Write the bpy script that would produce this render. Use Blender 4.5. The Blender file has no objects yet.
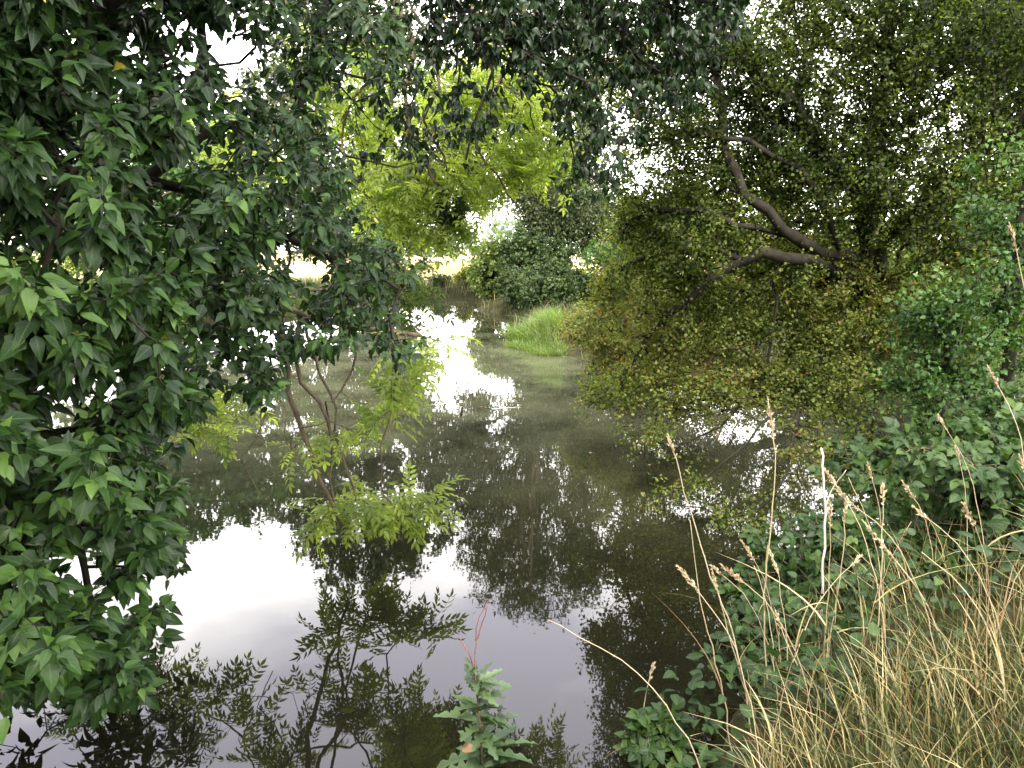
import bpy, math
import numpy as np
RNG = np.random.default_rng(7)
S = bpy.context.scene
COL = S.collection
R = math.radians

# ------------------------------------------------------------------ camera
CAM_Z, PITCH, FPX = 1.9, R(10.2), 745.0
cam = bpy.data.cameras.new('camera'); co = bpy.data.objects.new('camera', cam); COL.objects.link(co)
co.location = (0, 0, CAM_Z); co.rotation_euler = (math.pi/2 - PITCH, 0, 0)
cam.sensor_width = 36.0; cam.lens = 36.0*FPX/1024; cam.clip_start = .05; cam.clip_end = 3000
S.camera = co
def P(px, py, Y):
    """point of the place seen at that pixel, Y metres in front of the bank"""
    a = (px-512)/FPX; b = (384-py)/FPX
    d = np.array([a, math.cos(PITCH)+b*math.sin(PITCH), -math.sin(PITCH)+b*math.cos(PITCH)])
    return np.array([0, 0, CAM_Z]) + d*(Y/d[1])
def PV(px, py, Y):
    px, py, Y = map(np.asarray, (px, py, Y))
    a = (px-512)/FPX; b = (384-py)/FPX
    dy = math.cos(PITCH)+b*math.sin(PITCH); dz = -math.sin(PITCH)+b*math.cos(PITCH)
    return np.stack([a*Y/dy, Y+0*a, CAM_Z+dz*Y/dy], -1)

# ------------------------------------------------------------------ helpers
def nrm(v):
    v = np.asarray(v, float)
    return v/np.maximum(np.linalg.norm(v, axis=-1, keepdims=True), 1e-9)
class MB:
    def __init__(s): s.v=[]; s.l=[]; s.n=[]; s.t=[]; s.u=[]; s.c=0
    def add(s, V, loops, sizes, tint=None, luv=None):
        V = np.asarray(V, float).reshape(-1, 3); k = len(V)
        s.v.append(V); s.l.append(np.asarray(loops, int).ravel()+s.c); s.n.append(np.asarray(sizes, int).ravel())
        s.t.append(np.zeros(k) if tint is None else np.broadcast_to(tint, (k,)))
        s.u.append(np.zeros((k, 3)) if luv is None else luv); s.c += k
    def build(s, name, mat, parent=None, smooth=True):
        V = np.concatenate(s.v); L = np.concatenate(s.l); N = np.concatenate(s.n)
        if parent is not None: V = V-np.array(parent.location)
        me = bpy.data.meshes.new(name)
        me.vertices.add(len(V)); me.vertices.foreach_set('co', V.astype(np.float32).ravel())
        me.loops.add(len(L)); me.loops.foreach_set('vertex_index', L.astype(np.int32))
        me.polygons.add(len(N)); me.polygons.foreach_set('loop_start', (np.cumsum(N)-N).astype(np.int32))
        me.polygons.foreach_set('use_smooth', np.full(len(N), smooth))
        a = me.attributes.new('tint', 'FLOAT', 'POINT'); a.data.foreach_set('value', np.concatenate(s.t).astype(np.float32))
        a = me.attributes.new('luv', 'FLOAT_VECTOR', 'POINT'); a.data.foreach_set('vector', np.concatenate(s.u).astype(np.float32).ravel())
        me.update(calc_edges=True); me.validate()
        me.materials.append(mat)
        o = bpy.data.objects.new(name, me); COL.objects.link(o)
        if parent is not None: o.parent = parent
        return o
def tag(o, label, cat, group=None, kind=None):
    o['label'] = label; o['category'] = cat
    if group: o['group'] = group
    if kind: o['kind'] = kind
    return o
def thing(name, loc, label, cat, group=None):
    o = bpy.data.objects.new(name, None); o.empty_display_size = .1; COL.objects.link(o)
    o.location = [float(x) for x in loc]
    return tag(o, label, cat, group)

def tube(mb, pts, rad, sides=None, tint=0.5):
    pts = np.asarray(pts, float); n = len(pts)
    if n < 2: return
    rad = np.broadcast_to(rad, (n,)).astype(float)
    if sides is None:
        m = rad.max(); sides = 3 if m < .005 else 4 if m < .012 else 6 if m < .05 else 10
    T = nrm(np.gradient(pts, axis=0))
    ref = np.array([0.31, .17, .93]) if abs(T[0][2]) < .85 else np.array([.95, .2, .1])
    U = nrm(np.cross(T, ref)); W = np.cross(T, U)
    a = np.linspace(0, 2*np.pi, sides, endpoint=False)
    ring = U[:, None]*np.cos(a)[None, :, None]+W[:, None]*np.sin(a)[None, :, None]
    V = (pts[:, None]+ring*rad[:, None, None]).reshape(-1, 3)
    i = np.arange(n-1)[:, None]*sides; j = np.arange(sides)[None]; k = (j+1) % sides
    q = np.stack([i+j, i+k, i+sides+k, i+sides+j], -1).reshape(-1, 4)
    loops = list(q.ravel())+list(range((n-1)*sides, n*sides)); sizes = [4]*len(q)+[sides]
    mb.add(V, loops, sizes, tint)
def smooth_path(pts, step=.2, jit=0., rng=RNG):
    pts = np.asarray(pts, float); d = np.r_[0, np.cumsum(np.linalg.norm(np.diff(pts, axis=0), axis=1))]
    m = max(2, int(d[-1]/step)+1); t = np.linspace(0, d[-1], m)
    # Catmull-Rom through the points
    idx = np.clip(np.searchsorted(d, t, 'right')-1, 0, len(pts)-2)
    u = ((t-d[idx])/np.maximum(d[idx+1]-d[idx], 1e-9))[:, None]
    p0 = pts[np.maximum(idx-1, 0)]; p1 = pts[idx]; p2 = pts[idx+1]; p3 = pts[np.minimum(idx+2, len(pts)-1)]
    o = .5*(2*p1+(p2-p0)*u+(2*p0-5*p1+4*p2-p3)*u**2+(3*p1-p0-3*p2+p3)*u**3)
    if jit: o[1:-1] += rng.normal(0, jit, (m-2, 3))
    return o

def grow(paths, targets, rng, step=.25, k=.35, tip=.0025, e=2.2, jit=.12, bow=0., follow=.35):
    """paths: [(points, r_start, r_end)], first is the trunk; every target gets a twig off the nearest wood"""
    cap = 400000; Pn = np.zeros((cap, 3)); par = np.full(cap, -1); pl = np.zeros(cap); rm = np.zeros(cap); n = 0
    for q, (pts, r0, r1) in enumerate(paths):
        s = smooth_path(pts, step, step*.11, rng); rr = np.linspace(r0, r1, len(s))
        prev = -1
        if q: prev = int(np.argmin(np.linalg.norm(Pn[:n]-s[0], axis=1)))
        for i, p in enumerate(s):
            Pn[n] = p; par[n] = prev; pl[n] = 0 if prev < 0 else pl[prev]+.6*np.linalg.norm(p-Pn[prev]); rm[n] = rr[i]
            prev = n; n += 1
    n0 = n
    targets = np.asarray(targets)
    dist = np.array([np.min(np.linalg.norm(Pn[:n0]-t, axis=1)) for t in targets]) if len(targets) else np.zeros(0)
    tips = []; tdir = []
    for ti in np.argsort(dist):
        t = targets[ti]
        d = np.linalg.norm(Pn[:n]-t, axis=1); j = int(np.argmin(d+k*pl[:n])); D = d[j]
        m = max(1, int(math.ceil(D/step)))
        T0 = nrm(Pn[j]-Pn[par[j]]) if par[j] >= 0 else np.array([0, 0, 1.])
        ctrl = Pn[j]+T0*D*follow+(t-Pn[j])*(.5-follow*.5)+np.array([0, 0, bow*D])+rng.normal(0, jit*D*.5, 3)
        prev = j; base = Pn[j].copy()
        for i in range(1, m+1):
            u = i/m; p = (1-u)**2*base+2*u*(1-u)*ctrl+u*u*t
            if i < m: p = p+rng.normal(0, jit*step*.35, 3)
            Pn[n] = p; par[n] = prev; pl[n] = pl[prev]+np.linalg.norm(p-Pn[prev]); prev = n; n += 1
        tips.append(prev); tdir.append(t-Pn[par[prev]])
    w = np.zeros(n); w[tips] = tip**e
    for i in range(n-1, 0, -1):
        if w[i] == 0: w[i] = tip**e
        if par[i] >= 0: w[par[i]] += w[i]
    r = np.maximum(w**(1/e), rm[:n])
    return Pn[:n], par[:n], r, np.array(tips, int), nrm(np.array(tdir)) if tips else np.zeros((0, 3))
def wood(mb, G, rng, rmin=0.):
    Pn, par, r, tips, _ = G
    n = len(Pn); main = np.full(n, -1); best = np.zeros(n)
    for i in range(1, n):
        p = par[i]
        if p >= 0 and r[i] > best[p]: best[p] = r[i]; main[p] = i
    for i in range(n):
        if par[i] < 0 or main[par[i]] != i:
            ch = [] if par[i] < 0 else [par[i]]; rr = [] if par[i] < 0 else [min(r[par[i]], r[i]*1.25)]
            j = i
            while j >= 0: ch.append(j); rr.append(r[j]); j = main[j]
            rr = np.array(rr)
            if rr.max() < rmin: continue
            tube(mb, Pn[ch], rr, tint=rng.random())

# ------------------------------------------------------------------ leaves
def leaf_tpl(width, prof, fold=.25, droop=.25, cup=0., lobes=None):
    """unit long leaf along +y, normal +z; prof: [(t, half width factor)] inner rows"""
    V = [(0, 0, 0)]; U = [(0, 0, 0)]
    for t, w in prof:
        w = w*width; z = -droop*t*t
        V += [(-w, t+cup*0, z+fold*w), (0, t, z), (w, t, z+fold*w)]; U += [(-1, t, 0), (0, t, 0), (1, t, 0)]
    V.append((0, 1, -droop)); U.append((0, 1, 0)); k = len(prof); L = [0, 2, 1, 0, 3, 2]; N = [3, 3]
    for i in range(k-1):
        a = 1+3*i; b = a+3
        L += [a, a+1, b+1, b, a+1, a+2, b+2, b+1]; N += [4, 4]
    a = 1+3*(k-1); e = len(V)-1
    L += [a, a+1, e, a+1, a+2, e]; N += [3, 3]
    return np.array(V, float), np.array(L), np.array(N), np.array(U, float)
def small_tpl(width=.6, fold=.3):
    V = np.array([(0, 0, 0), (-width*.5, .5, fold*.5), (0, 1, 0), (width*.5, .5, fold*.5)]); U = np.array([(0, 0, 0), (-1, .5, 0), (0, 1, 0), (1, .5, 0)], float)
    return V, np.array([0, 2, 1, 0, 3, 2]), np.array([3, 3]), U
def join_tpl(items):
    V=[]; L=[]; N=[]; U=[]; c=0
    for (v, l, n, u), M, o in items:
        V.append(v@np.asarray(M).T+o); L.append(l+c); N.append(n); U.append(u); c += len(v)
    return np.concatenate(V), np.concatenate(L), np.concatenate(N), np.concatenate(U)
def frame_m(y, z, s=1.):
    y = nrm(y); z = np.asarray(z, float); z = nrm(z-(z@y)*y); x = np.cross(y, z)
    return np.stack([x, y, z], 1)*s
def put(mb, tpl, pos, y, z, scale, tint):
    V, L, N, U = tpl; n = len(pos)
    if n == 0: return
    y = nrm(y); z = np.asarray(z, float); z = nrm(z-(z*y).sum(-1, keepdims=True)*y); x = np.cross(y, z)
    M = np.stack([x, y, z], 2)*np.asarray(scale).reshape(-1, 1, 1)
    W = np.einsum('nij,kj->nki', M, V)+np.asarray(pos)[:, None]
    k = len(V)
    mb.add(W.reshape(-1, 3), (L[None]+(np.arange(n)*k)[:, None]).ravel(), np.tile(N, n), np.repeat(tint, k), np.tile(U, (n, 1)))
IVY = [leaf_tpl(.27, [(.16, .75), (.34, 1.), (.6, .72), (.82, .34)], .35, d) for d in (.12, .3, .5)] + \
      [leaf_tpl(.36, [(.1, .7), (.28, 1.), (.42, .72), (.62, .6), (.82, .3)], .3, .25)]
OVATE = leaf_tpl(.36, [(.12, .72), (.36, 1.), (.62, .8), (.84, .42)], .3, .25)
LEAFLET = leaf_tpl(.16, [(.25, .9), (.55, 1.)], .3, .2)
LEAFLET_C = leaf_tpl(.2, [(.2, .9), (.55, 1.), (.8, .5)], .3, .2)
SMALL = small_tpl(.8, .35); SLIM = small_tpl(.4, .25)
def pinnate(pairs, rng):
    it = []
    for i in range(pairs):
        t = .25+.68*i/(pairs-1); s = .34*(1-.35*abs(i/(pairs-1)-.45))
        for sd in (-1, 1):
            a = R(58+rng.uniform(-9, 9)); y = np.array([sd*math.sin(a), math.cos(a), -.12+rng.uniform(-.1, .1)])
            it.append((LEAFLET, frame_m(y, (0, 0, 1), s), np.array([0, t, -.3*t*t])))
    it.append((LEAFLET, frame_m((0, 1, -.5), (0, .3, 1), .34), np.array([0, .95, -.27])))
    tmb = []
    for t0, t1 in ((0, .5), (.5, .97)):
        a = np.array([0, t0, -.3*t0*t0]); b = np.array([0, t1, -.3*t1*t1]); w = .008
        V = np.array([a-[w, 0, 0], a+[w, 0, 0], b+[w, 0, 0], b-[w, 0, 0]]); it.append(((V, np.array([0, 1, 2, 3]), np.array([4]), np.zeros((4, 3))), np.eye(3), np.zeros(3)))
    return join_tpl(it)
ASH = [pinnate(p, RNG) for p in (4, 5, 5)]
def tri():
    it = [(OVATE, frame_m((0, 1, -.15), (0, 0, 1), .55), np.array([0, .45, -.02]))]
    for sd in (-1, 1): it.append((OVATE, frame_m((sd*.95, .35, -.15), (0, 0, 1), .46), np.array([0, .40, 0])))
    V = np.array([(-.012, 0, 0), (.012, 0, 0), (.012, .45, -.01), (-.012, .45, -.01)]); it.append(((V, np.array([0, 1, 2, 3]), np.array([4]), np.zeros((4, 3))), np.eye(3), np.zeros(3)))
    return join_tpl(it)
TRI = tri()
def unit(rng, n):
    return nrm(rng.normal(size=(n, 3)))
def sprigs(mb, tips, dirs, rng, m, L, size, tpl=SMALL, spread=.8, up=.35, tvar=.18, tbase=None, scat=.03, cv=.12):
    """m leaves along the last L metres of every twig"""
    n = len(tips); c = (tbase if tbase is not None else np.full(n, .5))+rng.normal(0, cv, n)
    u = rng.random((n, m)); p = tips[:, None]-dirs[:, None]*(u[..., None]*L)+rng.normal(0, scat, (n, m, 3))
    d = dirs[:, None]*.5+rng.normal(0, spread, (n, m, 3)); d[..., 2] -= .1
    z = rng.normal(0, .6, (n, m, 3)); z[..., 2] += up*2
    s = rng.uniform(size[0], size[1], n*m)
    put(mb, tpl, p.reshape(-1, 3), d.reshape(-1, 3), z.reshape(-1, 3), s, np.clip(np.repeat(c, m)+rng.normal(0, tvar, n*m), 0, 1))
def blobs(rng, lst, shell=.45, f_=1.):
    out = []
    for (c, r, n) in lst:
        n = int(n*f_); d = unit(rng, n); f = rng.random((n, 1))**(shell)
        out.append(np.asarray(c)+d*f*np.asarray(r))
    return np.concatenate(out)

# ------------------------------------------------------------------ materials
def mat(name):
    m = bpy.data.materials.new(name); m.use_nodes = True; nt = m.node_tree; nt.nodes.clear()
    o = nt.nodes.new('ShaderNodeOutputMaterial')
    def N(t, **kw):
        n = nt.nodes.new(t)
        for k, v in kw.items():
            if k.startswith('i_'): n.inputs[k[2:].replace('_', ' ')].default_value = v
            else: setattr(n, k, v)
        return n
    return m, nt, o, N, nt.links.new
def ramp(N, stops):
    r = N('ShaderNodeValToRGB'); e = r.color_ramp.elements
    while len(e) < len(stops): e.new(.5)
    for x, (p, c) in zip(e, stops): x.position = p; x.color = (*c, 1)
    return r
def leafmat(name, stops, trans=.3, rough=.45, vein=0., tcol=(1.5, 1.7, .6), spec=.5):
    m, nt, o, N, K = mat(name)
    at = N('ShaderNodeAttribute', attribute_name='tint'); r = ramp(N, stops); K(at.outputs['Fac'], r.inputs[0])
    tc = N('ShaderNodeTexCoord'); nz = N('ShaderNodeTexNoise', i_Scale=45., i_Detail=2.); K(tc.outputs['Object'], nz.inputs['Vector'])
    mr = N('ShaderNodeMapRange', i_To_Min=.72, i_To_Max=1.25); K(nz.outputs['Fac'], mr.inputs['Value'])
    mul = N('ShaderNodeVectorMath', operation='SCALE'); K(r.outputs[0], mul.inputs[0]); K(mr.outputs[0], mul.inputs['Scale'])
    col = mul.outputs[0]
    if vein:
        lu = N('ShaderNodeAttribute', attribute_name='luv'); sp = N('ShaderNodeSeparateXYZ'); K(lu.outputs['Vector'], sp.inputs[0])
        ab = N('ShaderNodeMath', operation='ABSOLUTE'); K(sp.outputs[0], ab.inputs[0])
        # side veins run outwards and forwards from the midrib
        mm = N('ShaderNodeMath', operation='MULTIPLY_ADD'); K(ab.outputs[0], mm.inputs[0]); mm.inputs[1].default_value = -.32; K(sp.outputs[1], mm.inputs[2])
        sc = N('ShaderNodeMath', operation='MULTIPLY'); K(mm.outputs[0], sc.inputs[0]); sc.inputs[1].default_value = 5.
        fr = N('ShaderNodeMath', operation='PINGPONG'); K(sc.outputs[0], fr.inputs[0]); fr.inputs[1].default_value = .5
        s2 = N('ShaderNodeMapRange', i_From_Min=0., i_From_Max=.12, i_To_Min=.5, i_To_Max=0.); K(fr.outputs[0], s2.inputs['Value'])
        s1 = N('ShaderNodeMapRange', i_From_Min=.03, i_From_Max=.14, i_To_Min=1., i_To_Max=0.); K(ab.outputs[0], s1.inputs['Value'])
        mx = N('ShaderNodeMath', operation='MAXIMUM'); K(s1.outputs[0], mx.inputs[0]); K(s2.outputs[0], mx.inputs[1])
        vf = N('ShaderNodeMath', operation='MULTIPLY'); K(mx.outputs[0], vf.inputs[0]); vf.inputs[1].default_value = vein
        vm = N('ShaderNodeMix', data_type='RGBA'); K(vf.outputs[0], vm.inputs['Factor']); K(col, vm.inputs['A']); vm.inputs['B'].default_value = (.10, .16, .06, 1)
        col = vm.outputs['Result']
    b = N('ShaderNodeBsdfPrincipled', i_Roughness=rough); b.inputs['Specular IOR Level'].default_value = spec; K(col, b.inputs['Base Color'])
    t = N('ShaderNodeBsdfTranslucent'); tm = N('ShaderNodeVectorMath', operation='MULTIPLY'); K(col, tm.inputs[0]); tm.inputs[1].default_value = tcol; K(tm.outputs[0], t.inputs['Color'])
    mix = N('ShaderNodeMixShader', i_Fac=trans); K(b.outputs[0], mix.inputs[1]); K(t.outputs[0], mix.inputs[2]); K(mix.outputs[0], o.inputs[0])
    return m
def barkmat(name, c1, c2, scale=14., rough=.85):
    m, nt, o, N, K = mat(name)
    tc = N('ShaderNodeTexCoord'); mp = N('ShaderNodeMapping'); mp.inputs['Scale'].default_value = (1, 1, .35); K(tc.outputs['Object'], mp.inputs[0])
    nz = N('ShaderNodeTexNoise', i_Scale=scale, i_Detail=6.); K(mp.outputs[0], nz.inputs['Vector'])
    r = ramp(N, [(.3, c1), (.7, c2)]); K(nz.outputs['Fac'], r.inputs[0])
    b = N('ShaderNodeBsdfPrincipled', i_Roughness=rough); b.inputs['Specular IOR Level'].default_value = .15; K(r.outputs[0], b.inputs['Base Color'])
    bp = N('ShaderNodeBump', i_Strength=.6, i_Distance=.02); K(nz.outputs['Fac'], bp.inputs['Height']); K(bp.outputs[0], b.inputs['Normal']); K(b.outputs[0], o.inputs[0])
    return m
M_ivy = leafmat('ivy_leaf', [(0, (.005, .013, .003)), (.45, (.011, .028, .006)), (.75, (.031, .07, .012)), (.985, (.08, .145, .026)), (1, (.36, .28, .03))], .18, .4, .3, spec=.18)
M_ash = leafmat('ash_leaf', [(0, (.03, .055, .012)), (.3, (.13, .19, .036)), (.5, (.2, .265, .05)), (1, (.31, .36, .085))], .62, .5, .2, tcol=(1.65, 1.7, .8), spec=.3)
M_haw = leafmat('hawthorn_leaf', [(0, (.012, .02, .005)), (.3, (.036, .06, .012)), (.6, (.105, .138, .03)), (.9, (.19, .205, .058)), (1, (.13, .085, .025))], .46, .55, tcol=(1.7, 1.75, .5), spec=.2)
M_haw2 = leafmat('russet_hawthorn_leaf', [(0, (.028, .042, .012)), (.4, (.095, .128, .032)), (.7, (.175, .195, .052)), (.88, (.18, .135, .05)), (1, (.15, .075, .038))], .42, .55, tcol=(1.65, 1.6, .55), spec=.2)
M_bush = leafmat('bush_leaf', [(0, (.02, .045, .012)), (.5, (.04, .088, .02)), (1, (.08, .15, .034))], .32, .5, tcol=(1.5, 1.6, .5), spec=.3)
M_bramble = leafmat('bramble_leaf', [(0, (.008, .02, .004)), (.5, (.022, .05, .01)), (1, (.065, .11, .022))], .25, .55, .3, tcol=(1.5, 1.7, .5), spec=.25)
M_willow = leafmat('willow_leaf', [(0, (.035, .05, .022)), (.5, (.06, .082, .034)), (1, (.1, .125, .055))], .3, .5, tcol=(1.4, 1.5, .6), spec=.2)
M_dark = leafmat('dark_shrub_leaf', [(0, (.016, .03, .010)), (.5, (.034, .056, .018)), (1, (.065, .095, .028))], .25, .55, spec=.2)
M_lime = leafmat('lime_shrub_leaf', [(0, (.04, .07, .015)), (.5, (.085, .125, .024)), (1, (.14, .17, .04))], .35, .5)
M_far = leafmat('hazed_far_wood_leaf', [(0, (.06, .09, .06)), (.5, (.1, .14, .09)), (1, (.15, .18, .11))], .3, .7)  # pale tones stand in for haze over the far wood
M_reed = leafmat('reed_leaf', [(0, (.05, .09, .02)), (.6, (.12, .18, .04)), (1, (.25, .25, .1))], .4, .5, tcol=(1.4, 1.6, .5))
M_grass = leafmat('grass_blade', [(0, (.028, .048, .012)), (.35, (.08, .1, .028)), (.6, (.24, .21, .09)), (.85, (.5, .41, .2)), (1, (.22, .13, .06))], .3, .55, tcol=(1.2, 1.15, .8))
M_straw = leafmat('dry_stalk', [(0, (.28, .2, .11)), (.6, (.42, .335, .2)), (1, (.52, .45, .31))], .2, .6, tcol=(1, .95, .8))
M_thistle = leafmat('thistle_leaf', [(0, (.022, .042, .015)), (.5, (.048, .085, .028)), (1, (.085, .13, .045))], .2, .5, .5, tcol=(1.4, 1.5, .7))
M_deadleaf = leafmat('dead_leaf', [(0, (.2, .1, .05)), (1, (.34, .22, .12))], .2, .6, .2, tcol=(1.2, 1, .8))
M_bark = barkmat('dark_bark', (.009, .008, .005), (.028, .024, .016))
M_ashbark = barkmat('ash_bark', (.055, .042, .026), (.125, .098, .062), 22.)
M_redstem = barkmat('red_stem', (.12, .05, .045), (.22, .11, .09), 30.)
M_cane = barkmat('bramble_cane', (.06, .05, .03), (.14, .1, .06), 30.)
M_greystem = barkmat('pale_dry_stem', (.33, .3, .25), (.5, .46, .4), 30.)

# ------------------------------------------------------------------ ground and water
POND = np.array([(-3.4, 1.9), (-1.2, 2.15), (.2, 2.15), (.6, 2.35), (1.0, 2.95), (1.75, 3.9), (2.65, 5.0), (3.5, 6.3), (3.9, 7.6), (3.8, 9.2), (2.7, 11.2), (1.25, 13.2), (.3, 14.3), (.3, 17.5), (.1, 21.5),
                 (-1.2, 24.3), (-1.0, 27), (-.6, 29.6), (-3.2, 30.6), (-5.2, 30.2), (-6.2, 26), (-7.6, 19.5), (-7.4, 12), (-6.2, 7), (-4.6, 3.6)], float)
def sdist(x, y):
    x = np.asarray(x, float); y = np.asarray(y, float); best = np.full(x.shape, 1e9); ins = np.zeros(x.shape, bool)
    for (x0, y0), (x1, y1) in zip(POND, np.roll(POND, -1, 0)):
        dx, dy = x1-x0, y1-y0; t = np.clip(((x-x0)*dx+(y-y0)*dy)/(dx*dx+dy*dy), 0, 1)
        best = np.minimum(best, np.hypot(x-x0-t*dx, y-y0-t*dy))
        c = ((y0 > y) != (y1 > y)) & (x < (x1-x0)*(y-y0)/(y1-y0+1e-12)+x0); ins ^= c
    return np.where(ins, -best, best)
def sst(a, b, v):
    t = np.clip((v-a)/(b-a), 0, 1); return t*t*(3-2*t)
def gz(x, y):
    x = np.asarray(x, float); y = np.asarray(y, float); d = sdist(x, y)
    bump = .05*np.sin(x*2.3+1.2)*np.cos(y*1.9)+.03*np.sin(x*5.1+y*3.7)
    right = sst(.4, 2.4, x)*(1-sst(5, 9, y))
    h = .38*sst(0, .55, d)+right*.3*sst(.2, 1.5, d)+.25*sst(1, 8, d)*sst(8, 25, np.hypot(x, y))+bump*sst(0, .8, d)
    h = h+.6*sst(40, 300, y)*0
    return np.where(d < 0, np.maximum(-.9, d*.55-.03), h)
def axis(lo, hi, st, far):
    a = list(np.arange(lo, hi+1e-6, st)); s = st
    x = hi
    while x < far: s *= 1.22; x += s; a.append(x)
    s = st; x = lo
    while x > -far: s *= 1.22; x -= s; a.insert(0, x)
    return np.array(a)
ax = axis(-9, 7, .16, 1200); ay = axis(-1, 33, .2, 1200)
XX, YY = np.meshgrid(ax, ay); ZZ = gz(XX, YY)
mb = MB(); nx, ny = len(ax), len(ay)
i = np.arange(ny-1)[:, None]*nx; j = np.arange(nx-1)[None]
q = np.stack([i+j, i+j+1, i+nx+j+1, i+nx+j], -1).reshape(-1, 4)
mb.add(np.stack([XX, YY, ZZ], -1), q, np.full(len(q), 4), sdist(XX, YY).ravel())
m, nt, o, N, K = mat('ground_soil_and_grass')
geo = N('ShaderNodeNewGeometry'); sp = N('ShaderNodeSeparateXYZ'); K(geo.outputs['Position'], sp.inputs[0])
nz = N('ShaderNodeTexNoise', i_Scale=3., i_Detail=8.); K(geo.outputs['Position'], nz.inputs['Vector'])
nz2 = N('ShaderNodeTexNoise', i_Scale=.35, i_Detail=5.); K(geo.outputs['Position'], nz2.inputs['Vector'])
r1 = ramp(N, [(.3, (.014, .012, .007)), (.5, (.025, .026, .01)), (.7, (.045, .04, .018))]); K(nz.outputs['Fac'], r1.inputs[0])
r2 = ramp(N, [(.3, (.36, .27, .13)), (.5, (.5, .39, .19)), (.7, (.42, .36, .16))]); K(nz2.outputs['Fac'], r2.inputs[0])
mr = N('ShaderNodeMapRange', i_From_Min=33., i_From_Max=37.); K(sp.outputs[1], mr.inputs['Value'])
mx = N('ShaderNodeMix', data_type='RGBA'); K(mr.outputs[0], mx.inputs['Factor']); K(r1.outputs[0], mx.inputs['A']); K(r2.outputs[0], mx.inputs['B'])
b = N('ShaderNodeBsdfPrincipled', i_Roughness=.95); b.inputs['Specular IOR Level'].default_value = .05; K(mx.outputs['Result'], b.inputs['Base Color'])
bp = N('ShaderNodeBump', i_Strength=.8, i_Distance=.05); K(nz.outputs['Fac'], bp.inputs['Height']); K(bp.outputs[0], b.inputs['Normal']); K(b.outputs[0], o.inputs[0])
g = mb.build('ground', m); g['kind'] = 'structure'

m, nt, o, N, K = mat('murky_water')
geo = N('ShaderNodeNewGeometry')
mp = N('ShaderNodeMapping'); mp.inputs['Scale'].default_value = (1, 1.6, 1); K(geo.outputs['Position'], mp.inputs[0])
n1 = N('ShaderNodeTexNoise', i_Scale=2.2, i_Detail=3., i_Roughness=.55); K(mp.outputs[0], n1.inputs['Vector'])
n2 = N('ShaderNodeTexNoise', i_Scale=.5, i_Detail=4.); K(geo.outputs['Position'], n2.inputs['Vector'])
cr = ramp(N, [(.3, (.005, .005, .0025)), (.7, (.008, .008, .004))]); K(n2.outputs['Fac'], cr.inputs[0])
b = N('ShaderNodeBsdfPrincipled', i_Roughness=.015, i_IOR=1.42); K(cr.outputs[0], b.inputs['Base Color'])
bp = N('ShaderNodeBump', i_Strength=.04, i_Distance=.012); K(n1.outputs['Fac'], bp.inputs['Height']); K(bp.outputs[0], b.inputs['Normal'])
# thin film of dust and pollen: the flatter one looks across it, the more of it one sees
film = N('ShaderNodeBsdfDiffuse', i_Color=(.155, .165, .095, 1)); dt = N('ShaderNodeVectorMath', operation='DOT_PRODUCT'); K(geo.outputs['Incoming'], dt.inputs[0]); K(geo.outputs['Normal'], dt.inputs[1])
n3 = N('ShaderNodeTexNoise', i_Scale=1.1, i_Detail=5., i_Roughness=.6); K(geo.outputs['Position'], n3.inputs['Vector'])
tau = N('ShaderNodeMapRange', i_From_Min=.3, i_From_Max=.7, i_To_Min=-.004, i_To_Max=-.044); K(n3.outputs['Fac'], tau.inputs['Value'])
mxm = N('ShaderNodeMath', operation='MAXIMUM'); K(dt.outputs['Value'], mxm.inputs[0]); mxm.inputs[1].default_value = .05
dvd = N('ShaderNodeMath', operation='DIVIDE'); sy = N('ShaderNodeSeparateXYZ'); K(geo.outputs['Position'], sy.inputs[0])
clr = N('ShaderNodeMapRange', i_From_Min=4., i_From_Max=7.5, i_To_Min=.06, i_To_Max=1.3); K(sy.outputs[1], clr.inputs['Value'])      # film much thinner towards the near bank
far = N('ShaderNodeMapRange', i_From_Min=13., i_From_Max=19., i_To_Min=1., i_To_Max=.12); K(sy.outputs[1], far.inputs['Value'])      # and thinner again towards the far end
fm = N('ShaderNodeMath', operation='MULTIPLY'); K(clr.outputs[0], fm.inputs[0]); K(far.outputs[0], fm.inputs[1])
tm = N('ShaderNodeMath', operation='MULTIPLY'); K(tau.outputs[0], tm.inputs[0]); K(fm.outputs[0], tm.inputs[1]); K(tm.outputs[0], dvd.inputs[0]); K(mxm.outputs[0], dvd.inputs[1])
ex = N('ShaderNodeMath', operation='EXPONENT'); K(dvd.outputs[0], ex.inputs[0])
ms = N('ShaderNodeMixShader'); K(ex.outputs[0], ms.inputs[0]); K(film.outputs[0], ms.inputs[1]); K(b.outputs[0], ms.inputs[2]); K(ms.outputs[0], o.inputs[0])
mb = MB(); x0, x1, y0, y1 = -11, 6, .8, 33
mb.add([(x0, y0, 0), (x1, y0, 0), (x1, y1, 0), (x0, y1, 0)], [0, 1, 2, 3], [4])
w = mb.build('water', m); w['kind'] = 'structure'

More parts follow.
